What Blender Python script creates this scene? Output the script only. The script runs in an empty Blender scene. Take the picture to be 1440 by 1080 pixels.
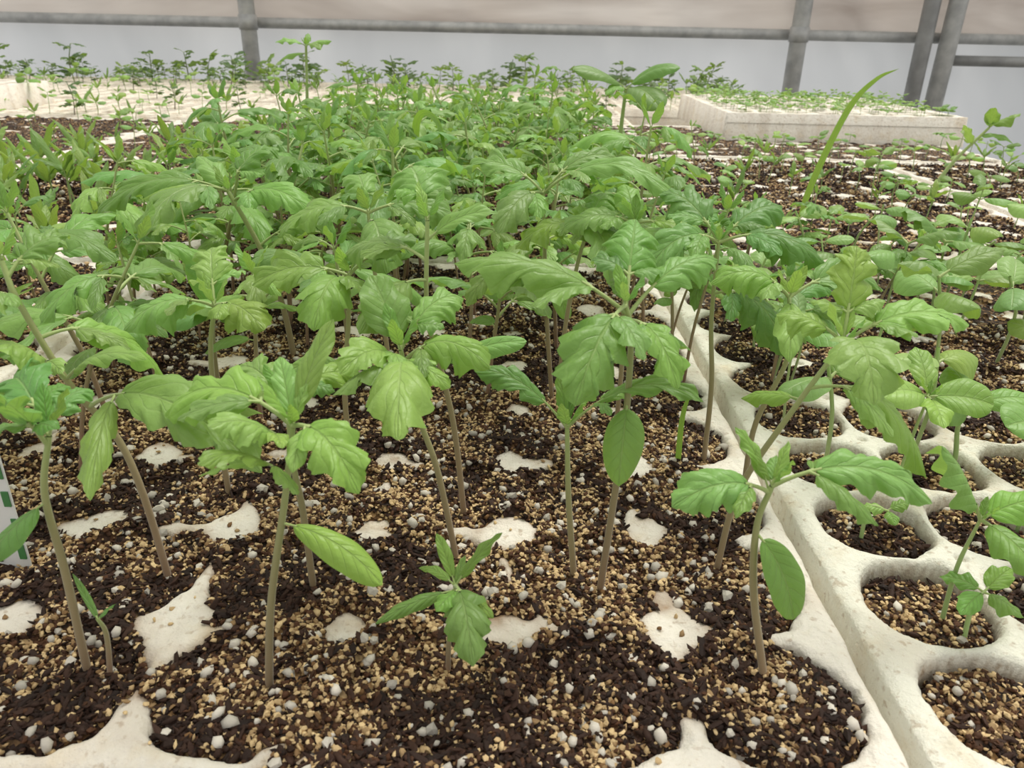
import bpy, math, random
import numpy as np
from mathutils import Vector, Matrix

# ------------------------------------------------------------------ helpers
def lin(r,g,b):
    f=lambda c:(c/255/12.92) if c/255<=.04045 else ((c/255+.055)/1.055)**2.4
    return (f(r),f(g),f(b))
def link(o,parent=None):
    bpy.context.scene.collection.objects.link(o)
    if parent: o.parent=parent
    return o
def empty(name):
    e=bpy.data.objects.new(name,None); e.empty_display_size=.05; return link(e)
def h2(ix,iy,s):
    n=np.sin(ix*127.1+iy*311.7+s*74.7)*43758.5453
    return n-np.floor(n)
def vn(x,y,s):
    ix=np.floor(x);iy=np.floor(y);fx=x-ix;fy=y-iy
    fx=fx*fx*(3-2*fx);fy=fy*fy*(3-2*fy)
    a=h2(ix,iy,s);b=h2(ix+1,iy,s);c=h2(ix,iy+1,s);d=h2(ix+1,iy+1,s)
    return (a*(1-fx)+b*fx)*(1-fy)+(c*(1-fx)+d*fx)*fy
def fbm(x,y,scale,s,o=3):
    v=0;a=.5;t=0
    for k in range(o):
        v=v+a*vn(x/scale*2**k+k*17.3,y/scale*2**k-k*9.1,s+k);t+=a;a*=.5
    return v/t
def sstep(a,b,x):
    t=np.clip((x-a)/(b-a),0,1);return t*t*(3-2*t)

# ------------------------------------------------------------------ materials
def newmat(name):
    m=bpy.data.materials.new(name);m.use_nodes=True
    nt=m.node_tree;return m,nt,nt.nodes['Principled BSDF'],nt.nodes['Material Output']
def N(nt,t,**k):
    n=nt.nodes.new(t)
    for a,b in k.items():
        if a.startswith('i_'):
            key=a[2:]; key=int(key) if key.isdigit() else key
            n.inputs[key].default_value=b
        else: setattr(n,a,b)
    return n
def math_n(nt,op,a,b=None,c=None):
    n=nt.nodes.new('ShaderNodeMath');n.operation=op
    for i,x in enumerate((a,b,c)):
        if x is None: continue
        if hasattr(x,'links'): nt.links.new(x,n.inputs[i])
        else: n.inputs[i].default_value=x
    return n.outputs[0]
def mixc(nt,fac,a,b,mode='MIX'):
    n=nt.nodes.new('ShaderNodeMix');n.data_type='RGBA';n.blend_type=mode
    for i,x in ((0,fac),(6,a),(7,b)):
        if hasattr(x,'links'): nt.links.new(x,n.inputs[i])
        else: n.inputs[i].default_value=x if i==0 else (*x,1)
    return n.outputs[2]

def leaf_material():
    m,nt,bs,out=newmat('leaf')
    L=nt.links.new
    uv=N(nt,'ShaderNodeUVMap');uv.uv_map='UVMap'
    sp=N(nt,'ShaderNodeSeparateXYZ');L(uv.outputs[0],sp.inputs[0])
    at=N(nt,'ShaderNodeAttribute');at.attribute_name='Col'
    a=math_n(nt,'ABSOLUTE',math_n(nt,'SUBTRACT',math_n(nt,'MULTIPLY',sp.outputs[0],2.),1.))
    mid=math_n(nt,'SUBTRACT',1.,math_n(nt,'MINIMUM',math_n(nt,'DIVIDE',a,.06),1.))
    ch=math_n(nt,'SUBTRACT',math_n(nt,'MULTIPLY',sp.outputs[1],6.5),math_n(nt,'MULTIPLY',math_n(nt,'POWER',a,.85),1.6))
    pp=math_n(nt,'PINGPONG',ch,.5)
    side=math_n(nt,'SUBTRACT',1.,math_n(nt,'MINIMUM',math_n(nt,'DIVIDE',pp,.08),1.))
    side=math_n(nt,'MULTIPLY',side,math_n(nt,'SUBTRACT',1.,math_n(nt,'MULTIPLY',a,.8)))
    vein=math_n(nt,'MAXIMUM',mid,math_n(nt,'MULTIPLY',side,.55))
    oi=N(nt,'ShaderNodeObjectInfo')
    hs=N(nt,'ShaderNodeHueSaturation')
    L(at.outputs['Color'],hs.inputs['Color'])
    L(math_n(nt,'ADD',math_n(nt,'MULTIPLY',oi.outputs['Random'],.34),.82),hs.inputs['Value'])
    L(math_n(nt,'ADD',math_n(nt,'MULTIPLY',oi.outputs['Random'],-.03),.512),hs.inputs['Hue'])
    tc=N(nt,'ShaderNodeTexCoord')
    nz=N(nt,'ShaderNodeTexNoise',i_Scale=90.,i_Detail=3.);L(tc.outputs['Object'],nz.inputs['Vector'])
    c=mixc(nt,math_n(nt,'MULTIPLY',nz.outputs[0],.4),hs.outputs[0],lin(86,130,52))
    c=mixc(nt,math_n(nt,'MULTIPLY',vein,.36),c,lin(192,214,146))
    ge=N(nt,'ShaderNodeNewGeometry')
    c2=mixc(nt,math_n(nt,'MULTIPLY',ge.outputs['Backfacing'],.35),c,lin(158,186,126))
    L(c2,bs.inputs['Base Color'])
    bs.inputs['Roughness'].default_value=.44
    bs.inputs['Specular IOR Level'].default_value=.5
    bs.inputs['Sheen Weight'].default_value=.08
    nf=N(nt,'ShaderNodeTexNoise',i_Scale=500.,i_Detail=3.);L(tc.outputs['Object'],nf.inputs['Vector'])
    hgt=math_n(nt,'ADD',math_n(nt,'MULTIPLY',vein,-1.),math_n(nt,'MULTIPLY',nf.outputs[0],.8))
    hgt=math_n(nt,'ADD',hgt,math_n(nt,'MULTIPLY',pp,.8))
    bp=N(nt,'ShaderNodeBump',i_Strength=.75,i_Distance=.0005);L(hgt,bp.inputs['Height']);L(bp.outputs[0],bs.inputs['Normal'])
    tr=N(nt,'ShaderNodeBsdfTranslucent')
    L(mixc(nt,.5,c,lin(182,218,68)),tr.inputs[0]);L(bp.outputs[0],tr.inputs['Normal'])
    mx=N(nt,'ShaderNodeMixShader',i_0=.36);L(bs.outputs[0],mx.inputs[1]);L(tr.outputs[0],mx.inputs[2]);L(mx.outputs[0],out.inputs[0])
    return m
def attr_material(name,rough=.7,bump_scale=400,bump=.3,dist=.0006,spec=.3):
    m,nt,bs,out=newmat(name);L=nt.links.new
    at=N(nt,'ShaderNodeAttribute');at.attribute_name='Col'
    tc=N(nt,'ShaderNodeTexCoord')
    L(at.outputs['Color'],bs.inputs['Base Color'])
    bs.inputs['Roughness'].default_value=rough;bs.inputs['Specular IOR Level'].default_value=spec
    nf=N(nt,'ShaderNodeTexNoise',i_Scale=float(bump_scale),i_Detail=4.);L(tc.outputs['Object'],nf.inputs['Vector'])
    bp=N(nt,'ShaderNodeBump',i_Strength=bump,i_Distance=dist);L(nf.outputs[0],bp.inputs['Height']);L(bp.outputs[0],bs.inputs['Normal'])
    return m
LEAF=leaf_material()
STEM=attr_material('stem',.5,900,.4,.0003,.4)
STEM.node_tree.nodes['Principled BSDF'].inputs['Sheen Weight'].default_value=.25
GRAIN=attr_material('potting_mix_grains',.75,900,.5,.0004,.3)
def soil_material():
    m,nt,bs,out=newmat('potting_mix');L=nt.links.new
    tc=N(nt,'ShaderNodeTexCoord')
    v=N(nt,'ShaderNodeTexVoronoi',i_Scale=380.);L(tc.outputs['Object'],v.inputs['Vector'])
    cr=N(nt,'ShaderNodeValToRGB');sp=N(nt,'ShaderNodeSeparateColor');L(v.outputs['Color'],sp.inputs[0]);L(sp.outputs[0],cr.inputs[0])
    e=cr.color_ramp;e.interpolation='CONSTANT'
    cs=[(0,lin(36,22,13)),(.34,lin(64,40,23)),(.55,lin(104,74,44)),(.72,lin(150,116,74)),(.87,lin(184,154,110)),(.97,lin(205,200,188))]
    e.elements[0].position=0;e.elements[0].color=(*cs[0][1],1);e.elements[1].position=cs[1][0];e.elements[1].color=(*cs[1][1],1)
    for p,c in cs[2:]:
        q=e.elements.new(p);q.color=(*c,1)
    nz=N(nt,'ShaderNodeTexNoise',i_Scale=40.,i_Detail=4.);L(tc.outputs['Object'],nz.inputs['Vector'])
    rp=N(nt,'ShaderNodeMapRange',i_1=.42,i_2=.66);L(nz.outputs[0],rp.inputs[0])
    c=mixc(nt,math_n(nt,'MULTIPLY',rp.outputs[0],.8),cr.outputs[0],lin(46,28,17))
    L(c,bs.inputs['Base Color']);bs.inputs['Roughness'].default_value=.85
    bp=N(nt,'ShaderNodeBump',i_Strength=1.,i_Distance=.003);L(v.outputs['Distance'],bp.inputs['Height']);L(bp.outputs[0],bs.inputs['Normal'])
    return m
SOIL=soil_material()
def foam_material():
    m,nt,bs,out=newmat('expanded_foam');L=nt.links.new
    at=N(nt,'ShaderNodeAttribute');at.attribute_name='Col'
    tc=N(nt,'ShaderNodeTexCoord')
    nz=N(nt,'ShaderNodeTexNoise',i_Scale=38.,i_Detail=7.,i_Roughness=.65);L(tc.outputs['Object'],nz.inputs['Vector'])
    rp=N(nt,'ShaderNodeMapRange',i_1=.52,i_2=.76);L(nz.outputs[0],rp.inputs[0])
    c=mixc(nt,math_n(nt,'MULTIPLY',rp.outputs[0],.6),at.outputs['Color'],lin(214,192,152))
    n2=N(nt,'ShaderNodeTexNoise',i_Scale=260.,i_Detail=6.);L(tc.outputs['Object'],n2.inputs['Vector'])
    sk=N(nt,'ShaderNodeMapRange',i_1=.59,i_2=.69);L(n2.outputs[0],sk.inputs[0])
    c=mixc(nt,math_n(nt,'MULTIPLY',sk.outputs[0],.45),c,lin(160,128,88))
    L(c,bs.inputs['Base Color']);bs.inputs['Roughness'].default_value=.7
    n3=N(nt,'ShaderNodeTexNoise',i_Scale=110.,i_Detail=8.,i_Roughness=.66);L(tc.outputs['Object'],n3.inputs['Vector'])
    bp=N(nt,'ShaderNodeBump',i_Strength=.8,i_Distance=.005);L(n3.outputs[0],bp.inputs['Height']);L(bp.outputs[0],bs.inputs['Normal'])
    return m
FOAM=foam_material()
def plain(name,c,rough=.6,metal=0,var=None,scale=10,bump=0,stretch=(1,1,1)):
    m,nt,bs,out=newmat(name);L=nt.links.new
    tc=N(nt,'ShaderNodeTexCoord');mp=N(nt,'ShaderNodeMapping');mp.inputs['Scale'].default_value=stretch
    L(tc.outputs['Object'],mp.inputs[0])
    nz=N(nt,'ShaderNodeTexNoise',i_Scale=float(scale),i_Detail=5.);L(mp.outputs[0],nz.inputs['Vector'])
    rp=N(nt,'ShaderNodeMapRange',i_1=.35,i_2=.7);L(nz.outputs[0],rp.inputs[0])
    L(mixc(nt,rp.outputs[0],c,var or tuple(x*.8 for x in c)),bs.inputs['Base Color'])
    bs.inputs['Roughness'].default_value=rough;bs.inputs['Metallic'].default_value=metal
    if bump:
        bp=N(nt,'ShaderNodeBump',i_Strength=.6,i_Distance=bump);L(nz.outputs[0],bp.inputs['Height']);L(bp.outputs[0],bs.inputs['Normal'])
    return m

# ------------------------------------------------------------------ mesh plumbing
def np_mesh(name,V,F,mats,col=None,smooth=True,uv=None,mi=None):
    me=bpy.data.meshes.new(name)
    F=np.asarray(F,dtype=np.int32);k=F.shape[1]
    me.vertices.add(len(V));me.vertices.foreach_set('co',np.asarray(V,dtype=np.float32).ravel())
    me.loops.add(F.size);me.loops.foreach_set('vertex_index',F.ravel())
    me.polygons.add(len(F));me.polygons.foreach_set('loop_start',np.arange(0,F.size,k,dtype=np.int32))
    me.update(calc_edges=True)
    sm=np.ones(len(F),dtype=bool) if smooth is True else (np.zeros(len(F),dtype=bool) if smooth is False else smooth)
    me.polygons.foreach_set('use_smooth',sm)
    for m in mats: me.materials.append(m)
    if mi is not None: me.polygons.foreach_set('material_index',np.asarray(mi,dtype=np.int32))
    if col is not None:
        a=me.attributes.new('Col','FLOAT_COLOR','POINT')
        c=np.ones((len(V),4),dtype=np.float32);c[:,:3]=col;a.data.foreach_set('color',c.ravel())
    if uv is not None:
        u=me.uv_layers.new(name='UVMap');u.data.foreach_set('uv',np.asarray(uv,dtype=np.float32)[F.ravel()].ravel())
    me.validate();return me
def grid_faces(nx,ny):
    i=np.arange(nx-1);j=np.arange(ny-1);I,J=np.meshgrid(i,j,indexing='ij')
    a=(I*ny+J).ravel();return np.stack([a,a+ny,a+ny+1,a+1],1)

class Acc:
    def __init__(s): s.V=[];s.F=[];s.C=[];s.U=[];s.M=[];s.n=0
    def add(s,V,F,C,U,m):
        s.V.append(V);s.F.append(F+s.n);s.C.append(C);s.U.append(U);s.M.append(np.full(len(F),m));s.n+=len(V)
    def mesh(s,name):
        return np_mesh(name,np.vstack(s.V),np.vstack(s.F),[LEAF,STEM],np.vstack(s.C),True,np.vstack(s.U),np.concatenate(s.M))
def nrm(v): return v/np.maximum(np.linalg.norm(v,axis=-1,keepdims=True),1e-9)
def smooth_path(pts,n):
    P=[np.array(p,float) for p in pts]
    if len(P)==2: return np.array([P[0]+(P[1]-P[0])*t for t in np.linspace(0,1,n)])
    Q=[2*P[0]-P[1]]+P+[2*P[-1]-P[-2]];out=[]
    m=len(P)-1
    for t in np.linspace(0,m-1e-6,n):
        i=int(t);u=t-i;a,b,c,d=Q[i:i+4]
        out.append(.5*((2*b)+(c-a)*u+(2*a-5*b+4*c-d)*u*u+(3*b-a-3*c+d)*u**3))
    return np.array(out)
def tube(acc,path,r0,r1,c0,c1,sides=8):
    n=len(path);T=nrm(np.gradient(path,axis=0))
    ref=np.where(np.abs(T[:,2:3])>.9,np.array([[0,1.,0]]),np.array([[0,0,1.]]))
    ref=np.repeat(np.array([[0.13,.99,0.05]]),n,0) if np.abs(T[:,1]).max()<.85 else ref
    A=nrm(np.cross(T,ref));B=np.cross(T,A)
    th=np.linspace(0,2*np.pi,sides,endpoint=False)
    r=np.linspace(r0,r1,n)[:,None,None]
    V=path[:,None]+r*(np.cos(th)[None,:,None]*A[:,None]+np.sin(th)[None,:,None]*B[:,None])
    i=np.arange(n-1)[:,None];j=np.arange(sides)[None]
    a=i*sides+j;b=i*sides+(j+1)%sides
    F=np.stack([a,b,b+sides,a+sides],-1).reshape(-1,4)
    k=np.linspace(0,1,n)[:,None,None]
    C=np.broadcast_to(np.array(c0)*(1-k)+np.array(c1)*k,(n,sides,3)).reshape(-1,3)
    acc.add(V.reshape(-1,3),F,C,np.zeros((n*sides,2)),1)
def bez(P0,P1,P2,t):
    t=t[...,None];return P0*(1-t)**2+2*P1*t*(1-t)+P2*t*t
def dbez(P0,P1,P2,t):
    t=t[...,None];return 2*(P1-P0)*(1-t)+2*(P2-P1)*t
def blade(acc,P0,P1,P2,W,kind,rng,na,ns,t0=0.,roll=0.,col=(.1,.3,.05)):
    t=np.linspace(0,1,na+1);s=np.linspace(-1,1,ns+1)
    T_,S_=np.meshgrid(t,s,indexing='ij');A=np.abs(S_)
    if kind=='C': w=(4*t*(1-t))**.55*(1+.15*(t-.5));fw=.02
    elif kind=='N': w=(t**.45*(1-t)**.8)/.63;fw=.0
    elif kind=='O': w=(t**.55*(1-t)**.9)/.52;fw=.05
    else: w=(t**.45*(1-t)**.98)/.505;fw=.16
    half=np.repeat((W/2*w)[:,None],ns+1,1)
    if kind in 'LO':
        n=(2.9 if kind=='L' else 5.)+rng.random()*1.2;dep=(.60 if kind=='L' else .07)
        for sd in (-1,1):
            o=rng.random();ph=((t+.03*np.sin(t*17+o*9))*n+o)%1
            saw=np.where(ph<.76,np.sin(ph/.76*np.pi/2)**.8,((1-ph)/.24))
            mu=1-dep*(1-saw)*(1-.55*t)*rng.uniform(.65,1.15)*np.clip(t*5,0,1)
            if kind=='L': mu=mu*(1-.07*np.cos(t*n*2*np.pi*2.7+o*5))
            half=np.where((S_*sd)>0,half*mu[:,None],half)
    tt=np.clip(T_+fw*A**1.5*np.sin(np.pi*T_)*1.2,0,1)
    tc=t0+(1-t0)*tt
    B=bez(P0,P1,P2,tc);T=nrm(dbez(P0,P1,P2,tc))
    D=P2-P0;hd=np.array([D[0],D[1],0.])
    if np.linalg.norm(hd)<1e-4: hd=np.array([.3,-1.,0])
    S0=nrm(np.cross(hd,np.array([0,0,1.])));S=np.broadcast_to(S0,T.shape)
    Nn=nrm(np.cross(S,T))
    ang=roll+rng.uniform(-.4,.4)*(T_-.3)
    ca,sa=np.cos(ang)[...,None],np.sin(ang)[...,None]
    S2=S*ca+Nn*sa;N2=Nn*ca-S*sa
    fold=rng.uniform(.15,.6);dr=rng.uniform(.45,.95)
    hz=half*(fold*A-dr*A**2.2)
    ph1,ph2=rng.random()*6.3,rng.random()*6.3;fr=rng.uniform(1.5,3.)
    hz=hz+W*(.10 if kind!='C' else .02)*np.sin(2*np.pi*fr*T_+np.where(S_>0,ph1,ph2))*A**2*np.sin(np.pi*T_)
    if ns>=8 and kind!='C': hz=hz+W*.008*np.cos(2*np.pi*(T_*6.5-A**.85*1.6)+np.pi)*np.clip(A*4,0,1)*np.sin(np.pi*T_)
    V=B+S2*(half*S_*(1-.12*A))[...,None]+N2*hz[...,None]
    F=grid_faces(na+1,ns+1)
    C=np.broadcast_to(np.array(col),(V.shape[0]*V.shape[1],3))
    U=np.stack([(S_+1)/2,T_],-1).reshape(-1,2)
    acc.add(V.reshape(-1,3),F[:,::-1],C,U,0)
G_L=np.array(lin(137,181,88));G_ST=np.array(lin(158,176,106));P_ST=np.array(lin(142,106,90))
def lcol(rng,base):
    k=rng.uniform(.72,1.2);return base*k*np.array([rng.uniform(.84,1.14),1,rng.uniform(.8,1.25)])
def leaf(acc,kind,P0,P2,W,rng,q=1.,base=None,roll=None,arch=None,lat=None):
    P0=np.array(P0,float);P2=np.array(P2,float);L=np.linalg.norm(P2-P0)
    up=np.array([0,0,1.]);D=P2-P0
    if arch is None: arch=rng.uniform(.26,.5) if kind in 'L' else rng.uniform(.12,.28)
    hang=max(0,-D[2]/L)
    P1=(P0+P2)/2+up*arch*L+(np.array([D[0],D[1],0])*.25*hang)
    if roll is None: roll=rng.uniform(-.45,.45)
    col=lcol(rng,G_L if base is None else base)
    pet={'L':.24,'O':.12,'C':.10,'N':.03}[kind]
    tt=np.linspace(0,pet+.04,5)
    r=max(.0004,min(.0008,W*.035))
    tube(acc,bez(P0,P1,P2,tt),r*1.1,r*.7,G_ST,G_ST,5 if q<1 else 6)
    na,ns=(int((44 if kind=='L' else 26)*q),int(12*q)//2*2)
    blade(acc,P0,P1,P2,W,kind,rng,max(na,8),max(ns,4),pet,roll,col)
    if kind=='L' and (lat if lat is not None else rng.random()<.9):
        tb=np.array([pet*.86]);b0=bez(P0,P1,P2,tb)[0];T=nrm(dbez(P0,P1,P2,tb))[0]
        hd=nrm(np.array([D[0],D[1],1e-6]));S=nrm(np.cross(hd,up))
        for sd in (-1,1):
            l=L*rng.uniform(.36,.54)
            d=nrm(T*.8+S*sd*rng.uniform(.65,1.)-up*rng.uniform(.05,.5))
            e=b0+d*l-up*l*.22
            p1=(b0+e)/2+up*l*.2
            tube(acc,bez(b0,p1,e,np.linspace(0,.15,3)),r*.8,r*.5,G_ST,G_ST,5)
            blade(acc,b0,p1,e,W*rng.uniform(.42,.6),'L' if l>.016 else 'O',rng,max(int(24*q),8),max(int(8*q)//2*2,4),.1,rng.uniform(-.4,.4),lcol(rng,G_L if base is None else base))
def tip_cluster(acc,P,rng,q=1.,s=.012,n=3):
    a0=rng.random()*6.3
    for i in range(n):
        a=a0+i*2.2
        d=np.array([math.cos(a)*.55,math.sin(a)*.55,1.])
        l=s*rng.uniform(.7,1.2)
        leaf(acc,'O',P,P+nrm(d)*l,l*.5,rng,q*.6,base=G_L*1.12,arch=.1)

# ------------------------------------------------------------------ individually surveyed plants (mm, bench-top datum)
HERO='''a -150 208|-148 43 -147 73 -141 94|L -142 92 -144 188 116 16;L -141 94 -138 228 100 11;C -147 71 -158 188 60 9;L -141 93 -171 238 95 20
b -141 205|-139 15 -139 25|N -139 24 -151 215 35 4;N -139 24 -138 215 22 3
c -142 259|-145 41 -152 65 -163 87 -174 119 -178 133|L -158 75 -78 209 81 23;L -163 86 -172 229 111 18;L -170 104 -143 289 77 20;L -174 119 -175 229 125 18;L -177 128 -164 279 137 18;O -163 87 -123 239 106 14
d -83 203|-78 36 -70 76 -65 101|L -66 95 -81 183 111 13;L -62 101 -42 183 91 18;O -62 102 -55 223 128 11;L -66 101 -112 223 94 22;C -70 68 -39 193 51 11;O -65 101 -73 223 115 10;L -73 81 -81 173 105 9
e -80 254|-81 36 -82 58 -82 85|L -82 82 -108 274 87 18;L -82 84 -57 274 85 17
f -23 276|-30 43 -37 66 -43 97|L -43 94 -36 216 90 24;L -43 94 -60 246 99 17;L -42 94 -8 256 98 19;O -43 97 -57 296 120 25;L -41 97 -20 296 111 19
g -21 211|-20 16 -18 35|O -18 33 -44 201 28 7;L -17 35 -10 181 30 16;O -16 37 -2 211 59 7;O -18 35 -25 221 51 6;O -18 35 -33 231 28 5;O -18 33 -15 221 42 4
h -22 312|-26 44 -33 79 -37 99 -36 138|L -36 136 -47 342 154 29;L -37 118 -76 332 117 18;O -36 133 -7 312 142 13;C -31 72 6 312 87 12;L -37 110 -60 282 100 18
i 28 267|24 37 22 68|L 21 68 -15 277 88 13;L 23 69 68 247 91 12;O 22 68 18 277 89 7;O 22 68 24 277 83 5
j 39 259|41 42 43 77 42 111 39 123|C 42 83 41 249 54 15;L 39 122 20 219 102 24;L 42 117 54 229 104 16;L 39 122 45 289 146 21;L 41 119 -21 259 136 20;L 41 119 75 279 134 17;O 39 122 36 279 126 7
k 93 211|84 37 81 64 83 80|L 83 77 50 201 77 17;L 83 79 132 205 78 17;O 83 77 72 221 95 8;O 84 79 87 221 85 7;C 83 61 95 201 34 14
l 91 273|95 38 109 75 124 105|L 125 104 121 233 98 27;L 124 102 101 283 112 17;L 116 87 158 253 58 19;L 124 105 131 293 137 18;L 126 105 170 273 113 22;O 111 80 96 293 71 12
m 106 369|104 43 100 78 98 118|L 98 117 145 349 113 20;L 99 115 60 349 106 20;L 98 118 133 389 132 23;L 100 90 127 329 74 20;L 98 118 74 399 136 24
n -150 489|-154 39 -165 77 -181 113|L -181 111 -213 429 98 26;L -181 111 -255 469 102 26;L -179 109 -123 469 105 24;L -181 113 -156 519 135 28;L -165 77 -115 509 92 23;O -181 113 -208 519 130 21
p 116 327|116 40 125 77 122 104|O 122 104 115 297 86 17;L 122 104 86 327 110 20;L 122 104 171 347 102 20
q 25 437|20 52 17 95 15 127|L 15 125 -31 457 135 23;L 15 125 85 407 129 20;L 15 127 63 457 139 20;L 15 125 -9 397 113 21
o -179 426|-178 38 -175 55|C -176 53 -143 416 60 22;C -176 53 -204 416 56 22;C -176 53 -182 436 89 21;O -175 55 -224 426 59 12
r 177 247|176 21 179 44|O 179 44 150 237 81 22;O 179 44 201 247 54 19;O 179 43 189 220 37 20
s 181 237|180 12 181 19|O 181 19 170 247 17 12;O 181 19 189 223 18 12;O 181 19 197 247 22 12;O 181 19 167 225 17 11
t 166 302|166 12 174 12|O 174 12 162 302 13 9;O 174 12 184 302 16 9;O 174 12 173 290 11 8
u 247 376|245 18 247 31|C 247 31 222 370 28 22;C 247 31 242 396 45 17;C 247 31 278 370 36 19
v -348 1308|-338 89 -332 178|O -332 178 -377 1300 182 22;O -332 178 -289 1300 186 22;O -332 178 -300 1270 174 22;O -332 162 -374 1300 155 17;O -332 178 -335 1340 196 15
vb 830 1270|838 60 846 130|O 846 130 810 1260 140 26;O 846 130 885 1260 128 26;O 842 100 880 1250 95 28;O 840 90 805 1250 88 26;O 846 130 850 1290 165 22
vc 640 1210|660 40 700 90|O 700 90 735 1200 112 34;O 700 88 690 1190 120 28;N 680 60 650 1190 95 24;N 690 75 730 1190 70 22
w 130 980|125 86 127 147|C 127 147 62 960 168 34;C 127 147 185 960 172 34;C 127 147 160 925 130 38;O 127 147 100 950 142 22
aa 28 425|30 48 35 88 40 110|L 40 110 80 405 112 24;L 40 110 0 415 100 24;L 40 110 50 375 92 24;L 40 108 55 455 122 22
bb -78 335|-80 45 -76 85 -74 108|L -74 108 -115 325 105 22;L -74 106 -80 290 98 24;L -74 108 -45 355 120 20;C -79 60 -105 330 62 12
cc -138 322|-139 40 -136 75 -132 96|L -132 96 -165 305 90 22;L -132 95 -105 305 92 22;L -132 96 -140 350 115 20
dd -68 398|-70 50 -74 90 -76 122|L -76 120 -120 385 112 24;L -76 118 -60 350 104 26;L -76 122 -30 405 118 22;L -76 122 -90 440 132 20
ee 62 405|62 40 60 85 62 118|L 62 118 100 395 108 24;L 62 118 25 400 116 22;L 62 112 70 365 100 24;O 62 118 60 440 132 20
rb 236 262|238 20 240 40|O 240 40 215 252 46 24;O 240 40 262 256 50 24;O 240 40 236 236 34 22
rc 250 318|250 26 250 48|C 250 48 222 310 52 24;C 250 48 280 312 50 24;O 250 48 250 290 46 20
rd 200 345|202 26 204 50|C 204 50 176 338 52 22;C 204 50 232 336 50 22;O 204 50 200 318 46 18;O 204 50 206 370 66 18'''
NAMES={'r':'basil_seedling','s':'basil_seedling','t':'basil_seedling','u':'pepper_seedling','o':'pepper_seedling','b':'weed_sprout','v':'tall_seedling','w':'squash_seedling'}
for line in HERO.split('\n'):
    a,st,lv=line.split('|');k,bx,by=a.split();bx,by=float(bx),float(by)
    k0=k[0] if not (len(k)==2 and k[0]==k[1]) else 'z'
    rng=random.Random(ord(k[0])*7+len(k)*31+ord(k[-1]))
    acc=Acc();sv=[float(x) for x in st.split()]
    small=k0 in 'bgrst'
    pts=[(0,0,(-.008 if k0 in 'rstu' else -.004)-.003)]+([(0,0,0)] if not small else [])+[((sv[i]-bx)/1000,rng.uniform(-.002,.002),sv[i+1]/1000) for i in range(0,len(sv),2)]
    path=smooth_path(pts,26)
    r0=.0009 if small else .00138
    if k0=='n': r0=.0020
    if k0 in 'vw': r0=.003
    low=P_ST if k0 not in 'rstuvw' else lin(150,176,110)
    low=np.array(low)*rng.uniform(.85,1.1)
    midc=low*.6+G_ST*.4
    tube(acc,path[:15],r0*1.15,r0*.95,low,midc,10);tube(acc,path[14:],r0*.95,r0*.65,midc,G_ST,10)
    for it in lv.split(';'):
        f=it.split();kd=f[0];x0,z0,x1,y1,z1,w=map(float,f[1:])
        P0=np.array([(x0-bx)/1000,path[-1][1],z0/1000])
        i=np.argmin(np.abs(path[:,2]-P0[2])+np.abs(path[:,0]-P0[0]))
        P0=path[i].copy()
        P2=np.array([(x1-bx)/1000,(y1-by)/1000,z1/1000])
        sc={'L':1.38,'O':1.2,'C':1.15,'N':1.}[kd]
        base=None
        if k0 in 'rstu': base=np.array(lin(144,190,92))
        D=P2-P0
        # leaves held sideways lean outwards, to the open front side of the tray
        side=D[0]/(np.hypot(D[0],D[1])+1e-6)
        roll=-.40*side*(1 if by<600 else .7)+rng.uniform(-.22,.22)
        leaf(acc,kd,P0,P2,w/1000*sc,rng,1.,base,roll)
    if k0 not in 'bgstow': tip_cluster(acc,path[-1],rng,1.,.016 if k0!='r' else .01)
    me=acc.mesh('tomato_seedling_mesh')
    o=link(bpy.data.objects.new(NAMES.get(k0,'tomato_seedling'),me));o.location=(bx/1000,by/1000,0)

# ------------------------------------------------------------------ plant variants for the crowd
def gen_tomato(seed,q=.6):
    rng=random.Random(seed);acc=Acc();H=rng.uniform(.078,.124)
    lx,ly=rng.uniform(-.03,.03),rng.uniform(-.03,.015)
    path=smooth_path([(0,0,-.006),(lx*.15,ly*.15,H*.35),(lx*.6,ly*.5,H*.7),(lx,ly,H)],14)
    r0=rng.uniform(.001,.0014)
    m=P_ST*.6+G_ST*.4
    tube(acc,path[:8],r0*1.1,r0*.9,P_ST*rng.uniform(.85,1.2),m,7);tube(acc,path[7:],r0*.9,r0*.6,m,G_ST,7)
    a=rng.random()*6.3
    for i in range(2):
        if rng.random()<.8:
            b=path[7];aa=a+i*3.14+rng.uniform(-.3,.3);l=rng.uniform(.026,.036)
            leaf(acc,'C',b,b+np.array([math.cos(aa)*l,math.sin(aa)*l,rng.uniform(-.35,.25)*l]),.012,rng,q)
    n=rng.choice([4,5,5,6])
    for i in range(n):
        f=.62+.38*i/(n-1);b=path[min(13,int(f*13))]
        aa=a+1.57+i*2.4+rng.uniform(-.4,.4);l=rng.uniform(.040,.068)*(1 if i<n-1 else .7)
        leaf(acc,'L' if rng.random()<.85 else 'O',b,b+np.array([math.cos(aa)*l*.92,math.sin(aa)*l*.92,rng.uniform(-.5,.3)*l]),l*rng.uniform(.38,.5),rng,q)
    tip_cluster(acc,path[-1],rng,q,.018,3)
    return acc.mesh('tomato_variant')
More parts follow.
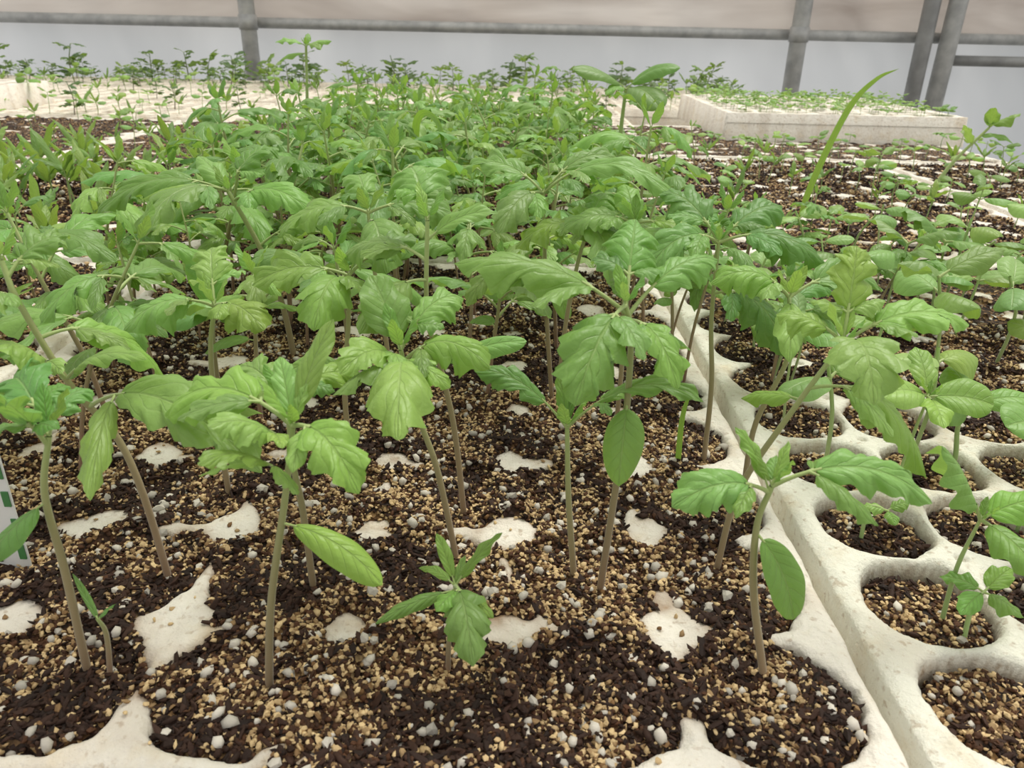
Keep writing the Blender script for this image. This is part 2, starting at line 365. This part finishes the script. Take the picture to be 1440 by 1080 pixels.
def gen_round(seed,q=.5,H=None,base=None):
    rng=random.Random(seed);acc=Acc();H=H or rng.uniform(.028,.062)
    base=np.array(lin(148,190,102)) if base is None else base
    path=smooth_path([(0,0,-.012),(rng.uniform(-.004,.004),rng.uniform(-.004,.004),H*.5),(rng.uniform(-.008,.008),rng.uniform(-.008,.008),H)],8)
    tube(acc,path,.001,.0008,lin(160,170,120),lin(150,180,100),6)
    a=rng.random()*6.3
    for i in range(2):
        aa=a+i*3.14;l=rng.uniform(.022,.034);b=path[6]
        leaf(acc,'C',b,b+np.array([math.cos(aa)*l,math.sin(aa)*l,rng.uniform(-.1,.25)*l]),rng.uniform(.018,.024),rng,q,base)
    for i in range(rng.choice([0,2,2,3])):
        aa=a+1.57+i*3.14+rng.uniform(-.4,.4);l=rng.uniform(.022,.038);b=path[7]
        leaf(acc,'O',b,b+np.array([math.cos(aa)*l,math.sin(aa)*l,rng.uniform(.0,.45)*l]),l*.72,rng,q,base)
    return acc.mesh('round_leaf_variant')
def gen_lance(seed,q=.4):
    rng=random.Random(seed);acc=Acc();H=rng.uniform(.02,.05)
    path=smooth_path([(0,0,-.01),(0,0,H)],5)
    tube(acc,path,.001,.0008,lin(150,170,110),lin(140,170,90),5)
    for i in range(rng.choice([4,5,6])):
        aa=rng.random()*6.3;l=rng.uniform(.03,.055);b=path[4]-np.array([0,0,rng.uniform(0,.012)])
        leaf(acc,'N',b,b+np.array([math.cos(aa)*l*.6,math.sin(aa)*l*.6,rng.uniform(.3,.9)*l]),.013,rng,q,np.array(lin(130,166,76)))
    return acc.mesh('lance_leaf_variant')
def gen_dark(seed,q=.4):
    rng=random.Random(seed);acc=Acc();H=rng.uniform(.04,.09)
    path=smooth_path([(0,0,-.01),(rng.uniform(-.01,.01),0,H*.5),(rng.uniform(-.02,.02),0,H)],8)
    tube(acc,path,.0016,.001,lin(110,90,70),lin(100,130,80),5)
    cc=np.array(lin(*rng.choice([(62,94,56),(74,104,62),(70,100,60),(120,150,76)])))
    for i in range(rng.choice([9,12,15])):
        aa=i*2.4+rng.random();l=rng.uniform(.025,.045);b=path[rng.randint(2,7)]
        leaf(acc,'O',b,b+np.array([math.cos(aa)*l,math.sin(aa)*l,rng.uniform(-.2,.5)*l]),l*.6,rng,q,cc)
    return acc.mesh('dark_leaf_variant')
TOM=[gen_tomato(100+i) for i in range(18)]
RND=[gen_round(300+i) for i in range(9)]
LAN=[gen_lance(400+i) for i in range(6)]
DRK=[gen_dark(500+i) for i in range(8)]
R=random.Random(11)
def put(parent,meshes,x,y,z=0,s=1.,name='plant'):
    o=bpy.data.objects.new(name,R.choice(meshes));o.location=(x,y,z)
    o.rotation_euler=(R.uniform(-.14,.14),R.uniform(-.14,.14),R.random()*6.3);k=s*R.uniform(.74,1.15);o.scale=(k,k,k)
    link(o,parent)

# ------------------------------------------------------------------ trays
def make_tray(x0,y0,nc,nr,p,Rc,rim,res,mode,zoff=0,seed=1,tint=(1,1,1),grains=0,gs=1.,gmaxy=9,fill=0.,ovy=None,spill=None):
    """mode 'over' = overfilled, 'clean' = recessed mix. x0,y0 outer corner. ovy: distance where a clean tray turns overfilled"""
    W=2*rim+(nc-1)*p;H=2*rim+(nr-1)*p
    cx0,cy0=x0+rim,y0+rim
    def cell(x,y):
        dx=x-(cx0+np.clip(np.round((x-cx0)/p),0,nc-1)*p);dy=y-(cy0+np.clip(np.round((y-cy0)/p),0,nr-1)*p)
        q=2.3;d=(np.abs(dx)**q+np.abs(dy)**q)**(1/q)
        return d+(fbm(x,y,.012,seed,3)-.5)*(.0085 if mode=='over' else .0035)
    def edge(x,y): return np.minimum(np.minimum(x-x0,x0+W-x),np.minimum(y-y0,y0+H-y))
    def tz(x,y):
        d=cell(x,y);c=sstep(Rc+.0008,Rc-.002,d)
        z=(fbm(x,y,.02,seed+5,4)-.5)*.003-.026*c-.002*sstep(Rc+.004,Rc,d)
        e=np.clip(edge(x,y)+(fbm(x,y,.01,seed+31,2)-.5)*.002,0,.007);z=z-(.007-np.sqrt(np.maximum(0,.007**2-(.007-e)**2)))*.8
        jx=(x-cx0)/p-.5;jy=(y-cy0)/p-.5
        dj=np.hypot((jx-np.round(jx))*p,(jy-np.round(jy))*p)
        inside=(edge(x,y)>rim)
        if mode=='clean': z=z-.004*sstep(.0034,.002,dj)*inside
        return z
    def sz(x,y):
        d=cell(x,y);c=sstep(Rc+.001,Rc-.003,d)
        n=fbm(x,y,.022,seed+9,4);n2=fbm(x,y,.007,seed+12,2)
        jx=(x-cx0)/p-.5;jy=(y-cy0)/p-.5
        dj=np.hypot((jx-np.round(jx))*p,(jy-np.round(jy))*p)
        inn=sstep(rim-.018,rim-.002,edge(x,y))
        web=.0012+fill+(n-.42)*.014-.0062*sstep(.016,.004,dj)+(n2-.5)*.003
        web=web*inn+(-.012)*(1-inn)
        if spill:
            g=np.exp(-(np.abs((x-spill[0])/spill[2])**4+np.abs((y-spill[1])/spill[3])**4))
            web=web+g*(.0145+(n2-.5)*.004)
        ins=-.0018+(n-.5)*.008+(n2-.5)*.003
        over=np.where(c>0,c*ins+(1-c)*np.minimum(web,ins+.005),web)
        if mode=='over': return over
        ins=-.0065+(n-.5)*.010+(n2-.5)*.002-.002*sstep(Rc*.5,Rc,d)
        cl=c*ins+(1-c)*(-.02)
        if ovy is None: return cl
        k=sstep(ovy,ovy+.12,y);return cl*(1-k)+over*k-.0008*k
    nx=int(W/res)+1;ny=int(H/res)+1
    X,Y=np.meshgrid(np.linspace(x0,x0+W,nx),np.linspace(y0,y0+H,ny),indexing='ij')
    Z=tz(X,Y);S=sz(X,Y)
    ap=np.clip(np.exp(-np.maximum(Z-S,0)/.0018),0,1)**1.2
    dirt=np.clip(.85*ap*(Z-S<.02)+sstep(-.001,-.006,Z)*.6*(edge(X,Y)>.01)+.3*sstep(.5,.75,fbm(X,Y,.025,seed+40,4)),0,1)[...,None]
    dirt=dirt*(.45+.6*fbm(X,Y,.02,seed+3,3)[...,None]);dirt=np.clip(dirt,0,1)
    col=np.minimum(np.array(lin(240,233,219))*np.array(tint),.88)*(1-dirt)+np.array(lin(150,114,76))*dirt
    Zt=Z.copy();Zt[0,:]=Zt[-1,:]=-.06;Zt[:,0]=Zt[:,-1]=-.06
    me=np_mesh('foam_tray',np.stack([X,Y,Zt+zoff],-1).reshape(-1,3),grid_faces(nx,ny),[FOAM],col.reshape(-1,3))
    tray=link(bpy.data.objects.new('foam_seedling_tray',me))
    rs=res*1.3
    ax=np.linspace(x0+.006,x0+W-.006,int(W/rs));ay=np.linspace(y0+.002,y0+H-.006,int(H/rs))
    X,Y=np.meshgrid(ax,ay,indexing='ij');S=sz(X,Y)
    me=np_mesh('potting_mix',np.stack([X,Y,S+zoff],-1).reshape(-1,3),grid_faces(len(ax),len(ay)),[SOIL])
    link(bpy.data.objects.new('potting_mix',me),tray)
    if grains:
        g=np.random.RandomState(seed)
        n=grains;hy=min(H,gmaxy-y0)
        px=x0+.006+g.rand(n)*(W-.012);py=y0+.002+g.rand(n)*(hy-.008)
        s=sz(px,py);t=tz(px,py);stray=(g.rand(n)<.008)&(s>t-.01)&(mode=='over')&(s<=t+.0002);k=(s>t+.0002)|stray
        px,py,stray=px[k],py[k],stray[k];pz=np.maximum(s,t)[k];n=len(px)
        phi=(1+5**.5)/2
        ico=np.array([(-1,phi,0),(1,phi,0),(-1,-phi,0),(1,-phi,0),(0,-1,phi),(0,1,phi),(0,-1,-phi),(0,1,-phi),(phi,0,-1),(phi,0,1),(-phi,0,-1),(-phi,0,1)])/1.9
        IF=np.array([(0,11,5),(0,5,1),(0,1,7),(0,7,10),(0,10,11),(1,5,9),(5,11,4),(11,10,2),(10,7,6),(7,1,8),(3,9,4),(3,4,2),(3,2,6),(3,6,8),(3,8,9),(4,9,5),(2,4,11),(6,2,10),(8,6,7),(9,8,1)])
        kind=g.rand(n);kind[stray]=.99;patch=fbm(px,py,.03,seed+20,4)
        perl=kind<.017;peat=(kind>=.017)&(kind<.12+.55*sstep(.47,.64,patch));ver=~(perl|peat)
        siz=np.where(perl,g.uniform(.0009,.0025,n),np.where(peat,g.uniform(.0005,.0015,n),g.uniform(.0006,.0014,n)))*gs
        sc=np.stack([siz*np.where(peat,g.uniform(1.,3.2,n),g.uniform(.8,1.35,n)),siz*g.uniform(.7,1.1,n),siz*np.where(perl,g.uniform(.65,1,n),g.uniform(.35,.75,n))],1)
        V=ico[None]*(1+g.uniform(-.3,.3,(n,12,1)))*sc[:,None]
        a,b,c=g.rand(n)*6.28,g.normal(0,.5,n),g.normal(0,.5,n)
        def rot(V,i,j,t):
            o=V.copy();ct,st=np.cos(t)[:,None],np.sin(t)[:,None]
            o[...,i]=V[...,i]*ct-V[...,j]*st;o[...,j]=V[...,i]*st+V[...,j]*ct;return o
        V=rot(rot(rot(V,0,2,b),1,2,c),0,1,a)
        V=V+np.stack([px,py,pz+siz*g.uniform(.1,.9,n)+zoff],1)[:,None]
        u=g.rand(n,1)**.85
        cv=np.array(lin(114,82,48))*(1-u)+np.array(lin(220,192,144))*u
        dk=(g.rand(n)<.42)&~stray;cv[dk]=np.array(lin(80,50,29))*(.45+.6*g.rand(dk.sum(),1))
        cpt=np.array(lin(44,27,18))*(.5+1.3*g.rand(n,1));cpl=np.array(lin(208,200,186))*(.62+.45*g.rand(n,1))
        cc=np.where(perl[:,None],cpl,np.where(peat[:,None],cpt,cv))
        F=(IF[None]+np.arange(n)[:,None,None]*12).reshape(-1,3)
        sm=np.repeat((perl&(g.rand(n)<.6))|(g.rand(n)<.25),20)
        me=np_mesh('grains',V.reshape(-1,3),F,[GRAIN],np.repeat(cc,12,0),sm)
        link(bpy.data.objects.new('potting_mix_grains',me),tray)
    return [(cx0+i*p,cy0+j*p) for i in range(nc) for j in range(nr)]

pA=.063
AX=.095-6*pA-.036
A1=make_tray(AX,.163,7,9,pA,.0275,.036,.0011,'over',seed=3,grains=190000,gs=1.05,fill=-.0006,spill=(-.022,.17,.072,.024))
A2=make_tray(AX,.163+.58,7,9,pA,.0268,.036,.0025,'over',seed=4,grains=30000,gs=1.5,fill=-.001)
B1=make_tray(.1365,.107,9,12,.055,.0248,.0375,.0012,'clean',seed=5,tint=(.96,1.,.98),grains=110000,gs=1.05,gmaxy=.6,ovy=.36)
B2=make_tray(.1365,.107+.69,9,12,.055,.0246,.0375,.003,'over',seed=6,grains=22000,gs=1.7,fill=-.0015)
C1=make_tray(AX-.455,.14,7,9,pA,.0268,.036,.0025,'over',seed=7,grains=30000,gs=1.5,fill=-.001)
C2=make_tray(AX-.455,.725,7,9,pA,.0268,.036,.003,'over',seed=8,grains=18000,gs=1.8,fill=-.001)
D2=make_tray(.66,.80,5,12,.055,.0246,.0375,.003,'over',seed=9,grains=8000,gs=1.8,fill=-.0015)
A3=make_tray(AX,1.33,7,9,pA,.0268,.036,.004,'over',seed=14)
B3=make_tray(.1365,1.49,14,9,.055,.0246,.0375,.004,'over',seed=16,fill=-.0015)
C3=make_tray(AX-.455,1.31,7,9,pA,.0268,.036,.004,'over',seed=18)
E2=make_tray(AX-.91,.725,7,9,pA,.0268,.036,.004,'over',seed=28)
E3=make_tray(AX-.91,1.31,7,9,pA,.0268,.036,.004,'over',seed=29)
FAR=[]
for ix,x in enumerate([-2.15,-1.66,-1.17,-.68,-.19,.30]):
    for jy,y in enumerate([1.93,2.40,2.87]):
        if x>.2 and jy==0: continue
        FAR.append((ix,jy,make_tray(x,y,8,7,.058,.0225,.036,.006,'clean',seed=40+ix*5+jy,tint=(.96,.94,.90))))
# raised trays stacked on the bench
RA=make_tray(.44,1.74,8,8,.062,.0235,.045,.005,'clean',zoff=.056,seed=90)
RB=make_tray(-1.85,1.95,9,4,.062,.0235,.045,.005,'clean',zoff=.056,seed=91)

# ------------------------------------------------------------------ crowds
tp=empty('tomato_seedlings');rp=empty('pepper_seedlings');lp=empty('leafy_seedlings');dp=empty('ornamental_seedlings')
heroes=[tuple(float(v)/1000 for v in l.split('|')[0].split()[1:3]) for l in HERO.split('\n')]
for (x,y) in A1:
    if y<.37 and x>-.2: continue
    n=2 if R.random()<(.25 if y<.55 else .6) else 1
    for k in range(n):
        xx,yy=x+R.uniform(-.018,.018),y+R.uniform(-.018,.018)
        if y<.5 and min(math.hypot(xx-a,yy-b) for a,b in heroes)<.04: continue
        if y<.30: continue
        put(tp,TOM,xx,yy,-.002,1.04,'tomato_plant')
for (x,y) in A2:
    for k in range(R.choice([1,2,2])): put(tp,TOM,x+R.uniform(-.018,.018),y+R.uniform(-.018,.018),-.002,1.06,'tomato_plant')
for (x,y) in A3:
    if y<1.6 and R.random()<.85: put(tp,TOM,x,y,-.002,.9,'tomato_plant')
    elif R.random()<.5: put(rp,RND,x,y,0,1.,'pepper_plant')
for (x,y) in C1:
    if .3<y<.62 and x>AX-.25 and R.random()<.6: put(tp,TOM,x,y,-.002,.85,'tomato_plant')
    elif y>.3 and R.random()<.6: put(lp,LAN+RND,x,y,0,1.,'leafy_plant')
for (x,y) in C2:
    for k in range(R.choice([0,0,1,2])): put(lp,LAN,x+R.uniform(-.02,.02),y+R.uniform(-.02,.02),0,1.25,'leafy_plant')
    if x>AX-.10 and R.random()<.4: put(tp,TOM,x,y,0,.75,'tomato_plant')
for (x,y) in C3+E3+E2:
    if R.random()<.36: put(lp,LAN+RND,x,y,0,.85,'leafy_plant')
for (x,y) in B1:
    if y>.36 and R.random()<(.95 if y>.42 else .7):
        for k in range(R.choice([1,1,2])): put(rp,RND,x+R.uniform(-.012,.012),y+R.uniform(-.012,.012),0,1.15,'pepper_plant')
    if y>.45 and x<.3 and R.random()<.3: put(tp,TOM,x,y,-.006,.8,'tomato_plant')
for (x,y) in B2+D2:
    if R.random()<.5: put(rp,RND+LAN[:3],x+R.uniform(-.01,.01),y+R.uniform(-.01,.01),0,.9,'pepper_plant')
    elif R.random()<.06: put(tp,TOM,x,y,-.004,.75,'tomato_plant')
for (x,y) in B3:
    if y<1.72 and R.random()<.5: put(rp,RND,x,y,0,.7,'pepper_plant')
for (x,y) in RA:
    for k in range(4): put(rp,RND,x+R.uniform(-.03,.03),y+R.uniform(-.03,.03),.05,.5,'pepper_plant')
for ix,jy,cs in FAR:
    for (x,y) in cs:
        if jy==2 and R.random()<.36: put(dp,DRK,x,y,0,R.choice([.5,.7,.9,.9,1.4]),'ornamental_plant')
        elif R.random()<.3: put(dp,RND+LAN+DRK[:2],x,y,0,R.uniform(.6,1.2),'ornamental_plant')

# ------------------------------------------------------------------ grass blades
def grass(pts,w,name='grass_blade'):
    acc=Acc();P=smooth_path(pts,40);T=nrm(np.gradient(P,axis=0))
    S=nrm(np.cross(T,np.array([.15,1,.1])));t=np.linspace(0,1,40)
    ww=w/2*(np.clip(t*8,.4,1))*(1-t**3)
    Nn=np.cross(S,T)
    V=np.stack([P-S*ww[:,None],P+Nn*ww[:,None]*.35,P+S*ww[:,None]],1)
    U=np.stack([np.broadcast_to([0,.5,1],(40,3)),np.broadcast_to(t[:,None],(40,3))],-1)
    acc.add(V.reshape(-1,3),grid_faces(40,3),np.broadcast_to(np.array(lin(132,174,76)),(120,3)),U.reshape(-1,2)*np.array([1,.02]),0)
    link(bpy.data.objects.new(name,acc.mesh('grass')))
grass([(.346,.954,-.005),(.36,.95,.066),(.381,.945,.135),(.403,.94,.166),(.424,.935,.178)],.008)
grass([(-.09,.80,-.005),(-.10,.79,.10),(-.092,.77,.134),(-.072,.74,.128),(-.064,.73,.085)],.008)
grass([(.09,.36,-.005),(.088,.355,.03),(.09,.35,.05)],.003)

# ------------------------------------------------------------------ plant label at the left edge
def box(name,x0,x1,y0,y1,z0,z1,mat,parent=None,bev=0):
    V=[(x,y,z) for x in (x0,x1) for y in (y0,y1) for z in (z0,z1)]
    me=bpy.data.meshes.new(name);me.from_pydata(V,[],[(0,1,3,2),(4,6,7,5),(0,4,5,1),(2,3,7,6),(0,2,6,4),(1,5,7,3)])
    me.materials.append(mat);me.update();o=link(bpy.data.objects.new(name,me),parent)
    if bev:
        b=o.modifiers.new('b','BEVEL');b.width=bev;b.segments=3
    return o
tagw=plain('label_white',lin(228,228,224),.4,var=lin(214,214,210));tagg=plain('label_green',lin(70,128,72),.5)
lab=empty('plant_label');lab.location=(0,0,0)
box('tag',-.236,-.2005,.262,.2628,-.01,.088,tagw,lab,.0003)
for i in range(6): box('green_mark_%d'%(i+1),-.204+(i%2)*.0008,-.2012,.2614,.2619,.004+i*.013,.011+i*.013,tagg,lab)

# ------------------------------------------------------------------ bench, wall, pipes, floor
wood=plain('bench_board',lin(120,112,100),.8,scale=6,bump=.001,stretch=(1,12,12))
galv=plain('galvanised_steel',lin(186,186,182),.5,.2,lin(156,156,154),22)
dark=plain('weathered_steel',lin(160,160,158),.5,.2,lin(134,134,132),15)
be=empty('growing_bench')
box('bench_top',-2.2,1.0,-.3,3.36,-.085,-.061,wood,be)
def pipe(name,a,b,r,mat,parent,n=20):
    a,b=Vector(a),Vector(b);d=b-a
    import bmesh
    bm=bmesh.new();bmesh.ops.create_cone(bm,cap_ends=True,segments=n,radius1=r,radius2=r,depth=d.length)
    me=bpy.data.meshes.new(name);bm.to_mesh(me);bm.free();me.materials.append(mat)
    for p in me.polygons: p.use_smooth=len(p.vertices)==4
    o=bpy.data.objects.new(name,me);o.location=(a+b)/2;o.rotation_mode='QUATERNION';o.rotation_quaternion=d.to_track_quat('Z','Y');return link(o,parent)
for i,(x,y) in enumerate([(-2.1,-.2),(.9,-.2),(-2.1,3.2),(.9,3.2),(-.6,3.2),(-.6,-.2)]): pipe('leg_%d'%(i+1),(x,y,-.8),(x,y,-.085),.02,galv,be)
fr=empty('greenhouse_frame');YW=3.75
pipe('rail_upper',(-3.4,YW-.03,.208),(3.4,YW-.03,.208),.022,galv,fr)
pipe('rail_lower',(1.88,YW-.05,.12),(3.4,YW-.05,.12),.022,dark,fr)
for i,(x,dx,r,mt) in enumerate([(-1.17,.0,.034,galv),(1.2,.0,.036,galv),(1.74,.0,.034,dark),(1.85,.02,.038,galv),(2.40,0,.045,dark)]):
    pipe('post_%d'%(i+1),(x-dx,YW-.09,-.8),(x+dx,YW-.09,1.6),r,mt,fr,28)
    if i in(0,1): pipe('clamp_%d'%(i+1),(x,YW-.09,.18),(x,YW-.09,.24),r*1.15,galv,fr,28)
# plastic film walls with folds
def sheet(name,z0,z1,y,amp,mat,seed):
    xs=np.linspace(-3.6,3.6,240);zs=np.linspace(z0,z1,60);X,Z=np.meshgrid(xs,zs,indexing='ij')
    Y=y+amp*(fbm(X+Z*.6,Z*.25,.35,seed,4)-.5)
    link(bpy.data.objects.new(name,np_mesh(name,np.stack([X,Y,Z],-1).reshape(-1,3),grid_faces(240,60),[mat])))
def film(name,c1,c2,sc,st):
    m,nt,bs,out=newmat(name);L=nt.links.new
    tc=N(nt,'ShaderNodeTexCoord');mp=N(nt,'ShaderNodeMapping');mp.inputs['Scale'].default_value=st;mp.inputs['Rotation'].default_value=(0,.5,0);L(tc.outputs['Object'],mp.inputs[0])
    nz=N(nt,'ShaderNodeTexNoise',i_Scale=sc,i_Detail=4.,i_Distortion=.4);L(mp.outputs[0],nz.inputs['Vector'])
    rp=N(nt,'ShaderNodeMapRange',i_1=.35,i_2=.68);L(nz.outputs[0],rp.inputs[0])
    c=mixc(nt,rp.outputs[0],c1,c2);L(c,bs.inputs['Base Color']);bs.inputs['Roughness'].default_value=.35
    tr=N(nt,'ShaderNodeBsdfTranslucent');L(c,tr.inputs[0])
    mx=N(nt,'ShaderNodeMixShader',i_0=.4);L(bs.outputs[0],mx.inputs[1]);L(tr.outputs[0],mx.inputs[2]);L(mx.outputs[0],out.inputs[0])
    return m
sheet('wall_back',-.8,.235,YW+.05,.05,film('film_grey',lin(208,211,214),lin(230,232,234),1.6,(1,1,.35)),5)
sheet('trim_curtain',.2,1.6,YW+.0,.10,film('film_curtain',lin(222,214,206),lin(168,155,145),1.8,(.5,1,2.6)),8)
conc=plain('concrete',lin(130,126,118),.9,scale=5,bump=.004)
box('floor',-3.6,3.6,-2.2,3.9,-.84,-.80,conc)

# ------------------------------------------------------------------ light & camera
w=bpy.data.worlds.new('overcast');bpy.context.scene.world=w;w.use_nodes=True
nt=w.node_tree;bg=nt.nodes['Background']
tc=N(nt,'ShaderNodeTexCoord');sp=N(nt,'ShaderNodeSeparateXYZ');nt.links.new(tc.outputs['Generated'],sp.inputs[0])
rm=N(nt,'ShaderNodeMapRange',i_1=-.1,i_2=.9);nt.links.new(sp.outputs[2],rm.inputs[0])
nt.links.new(mixc(nt,rm.outputs[0],(.62,.62,.62),(1.,.99,.955)),bg.inputs[0]);bg.inputs[1].default_value=1.05
sl=bpy.data.lights.new('sun','SUN');sl.energy=2.7;sl.angle=math.radians(28);sl.color=(1,.965,.9)
so=link(bpy.data.objects.new('sun_through_plastic',sl));so.rotation_euler=(math.radians(-22),math.radians(16),0)
cd=bpy.data.cameras.new('camera');cam=link(bpy.data.objects.new('camera',cd))
cd.sensor_width=36;cd.lens=27.2;cd.clip_start=.01
cd.dof.use_dof=True;cd.dof.focus_distance=.42;cd.dof.aperture_fstop=28
cam.matrix_world=Matrix.Translation((0,0,.21))@Matrix.Rotation(math.radians(90-24.7),4,'X')@Matrix.Rotation(math.radians(1.3),4,'Z')
bpy.context.scene.camera=cam
sc=bpy.context.scene;sc.view_settings.view_transform='Standard';sc.view_settings.look='None';sc.view_settings.exposure=.0
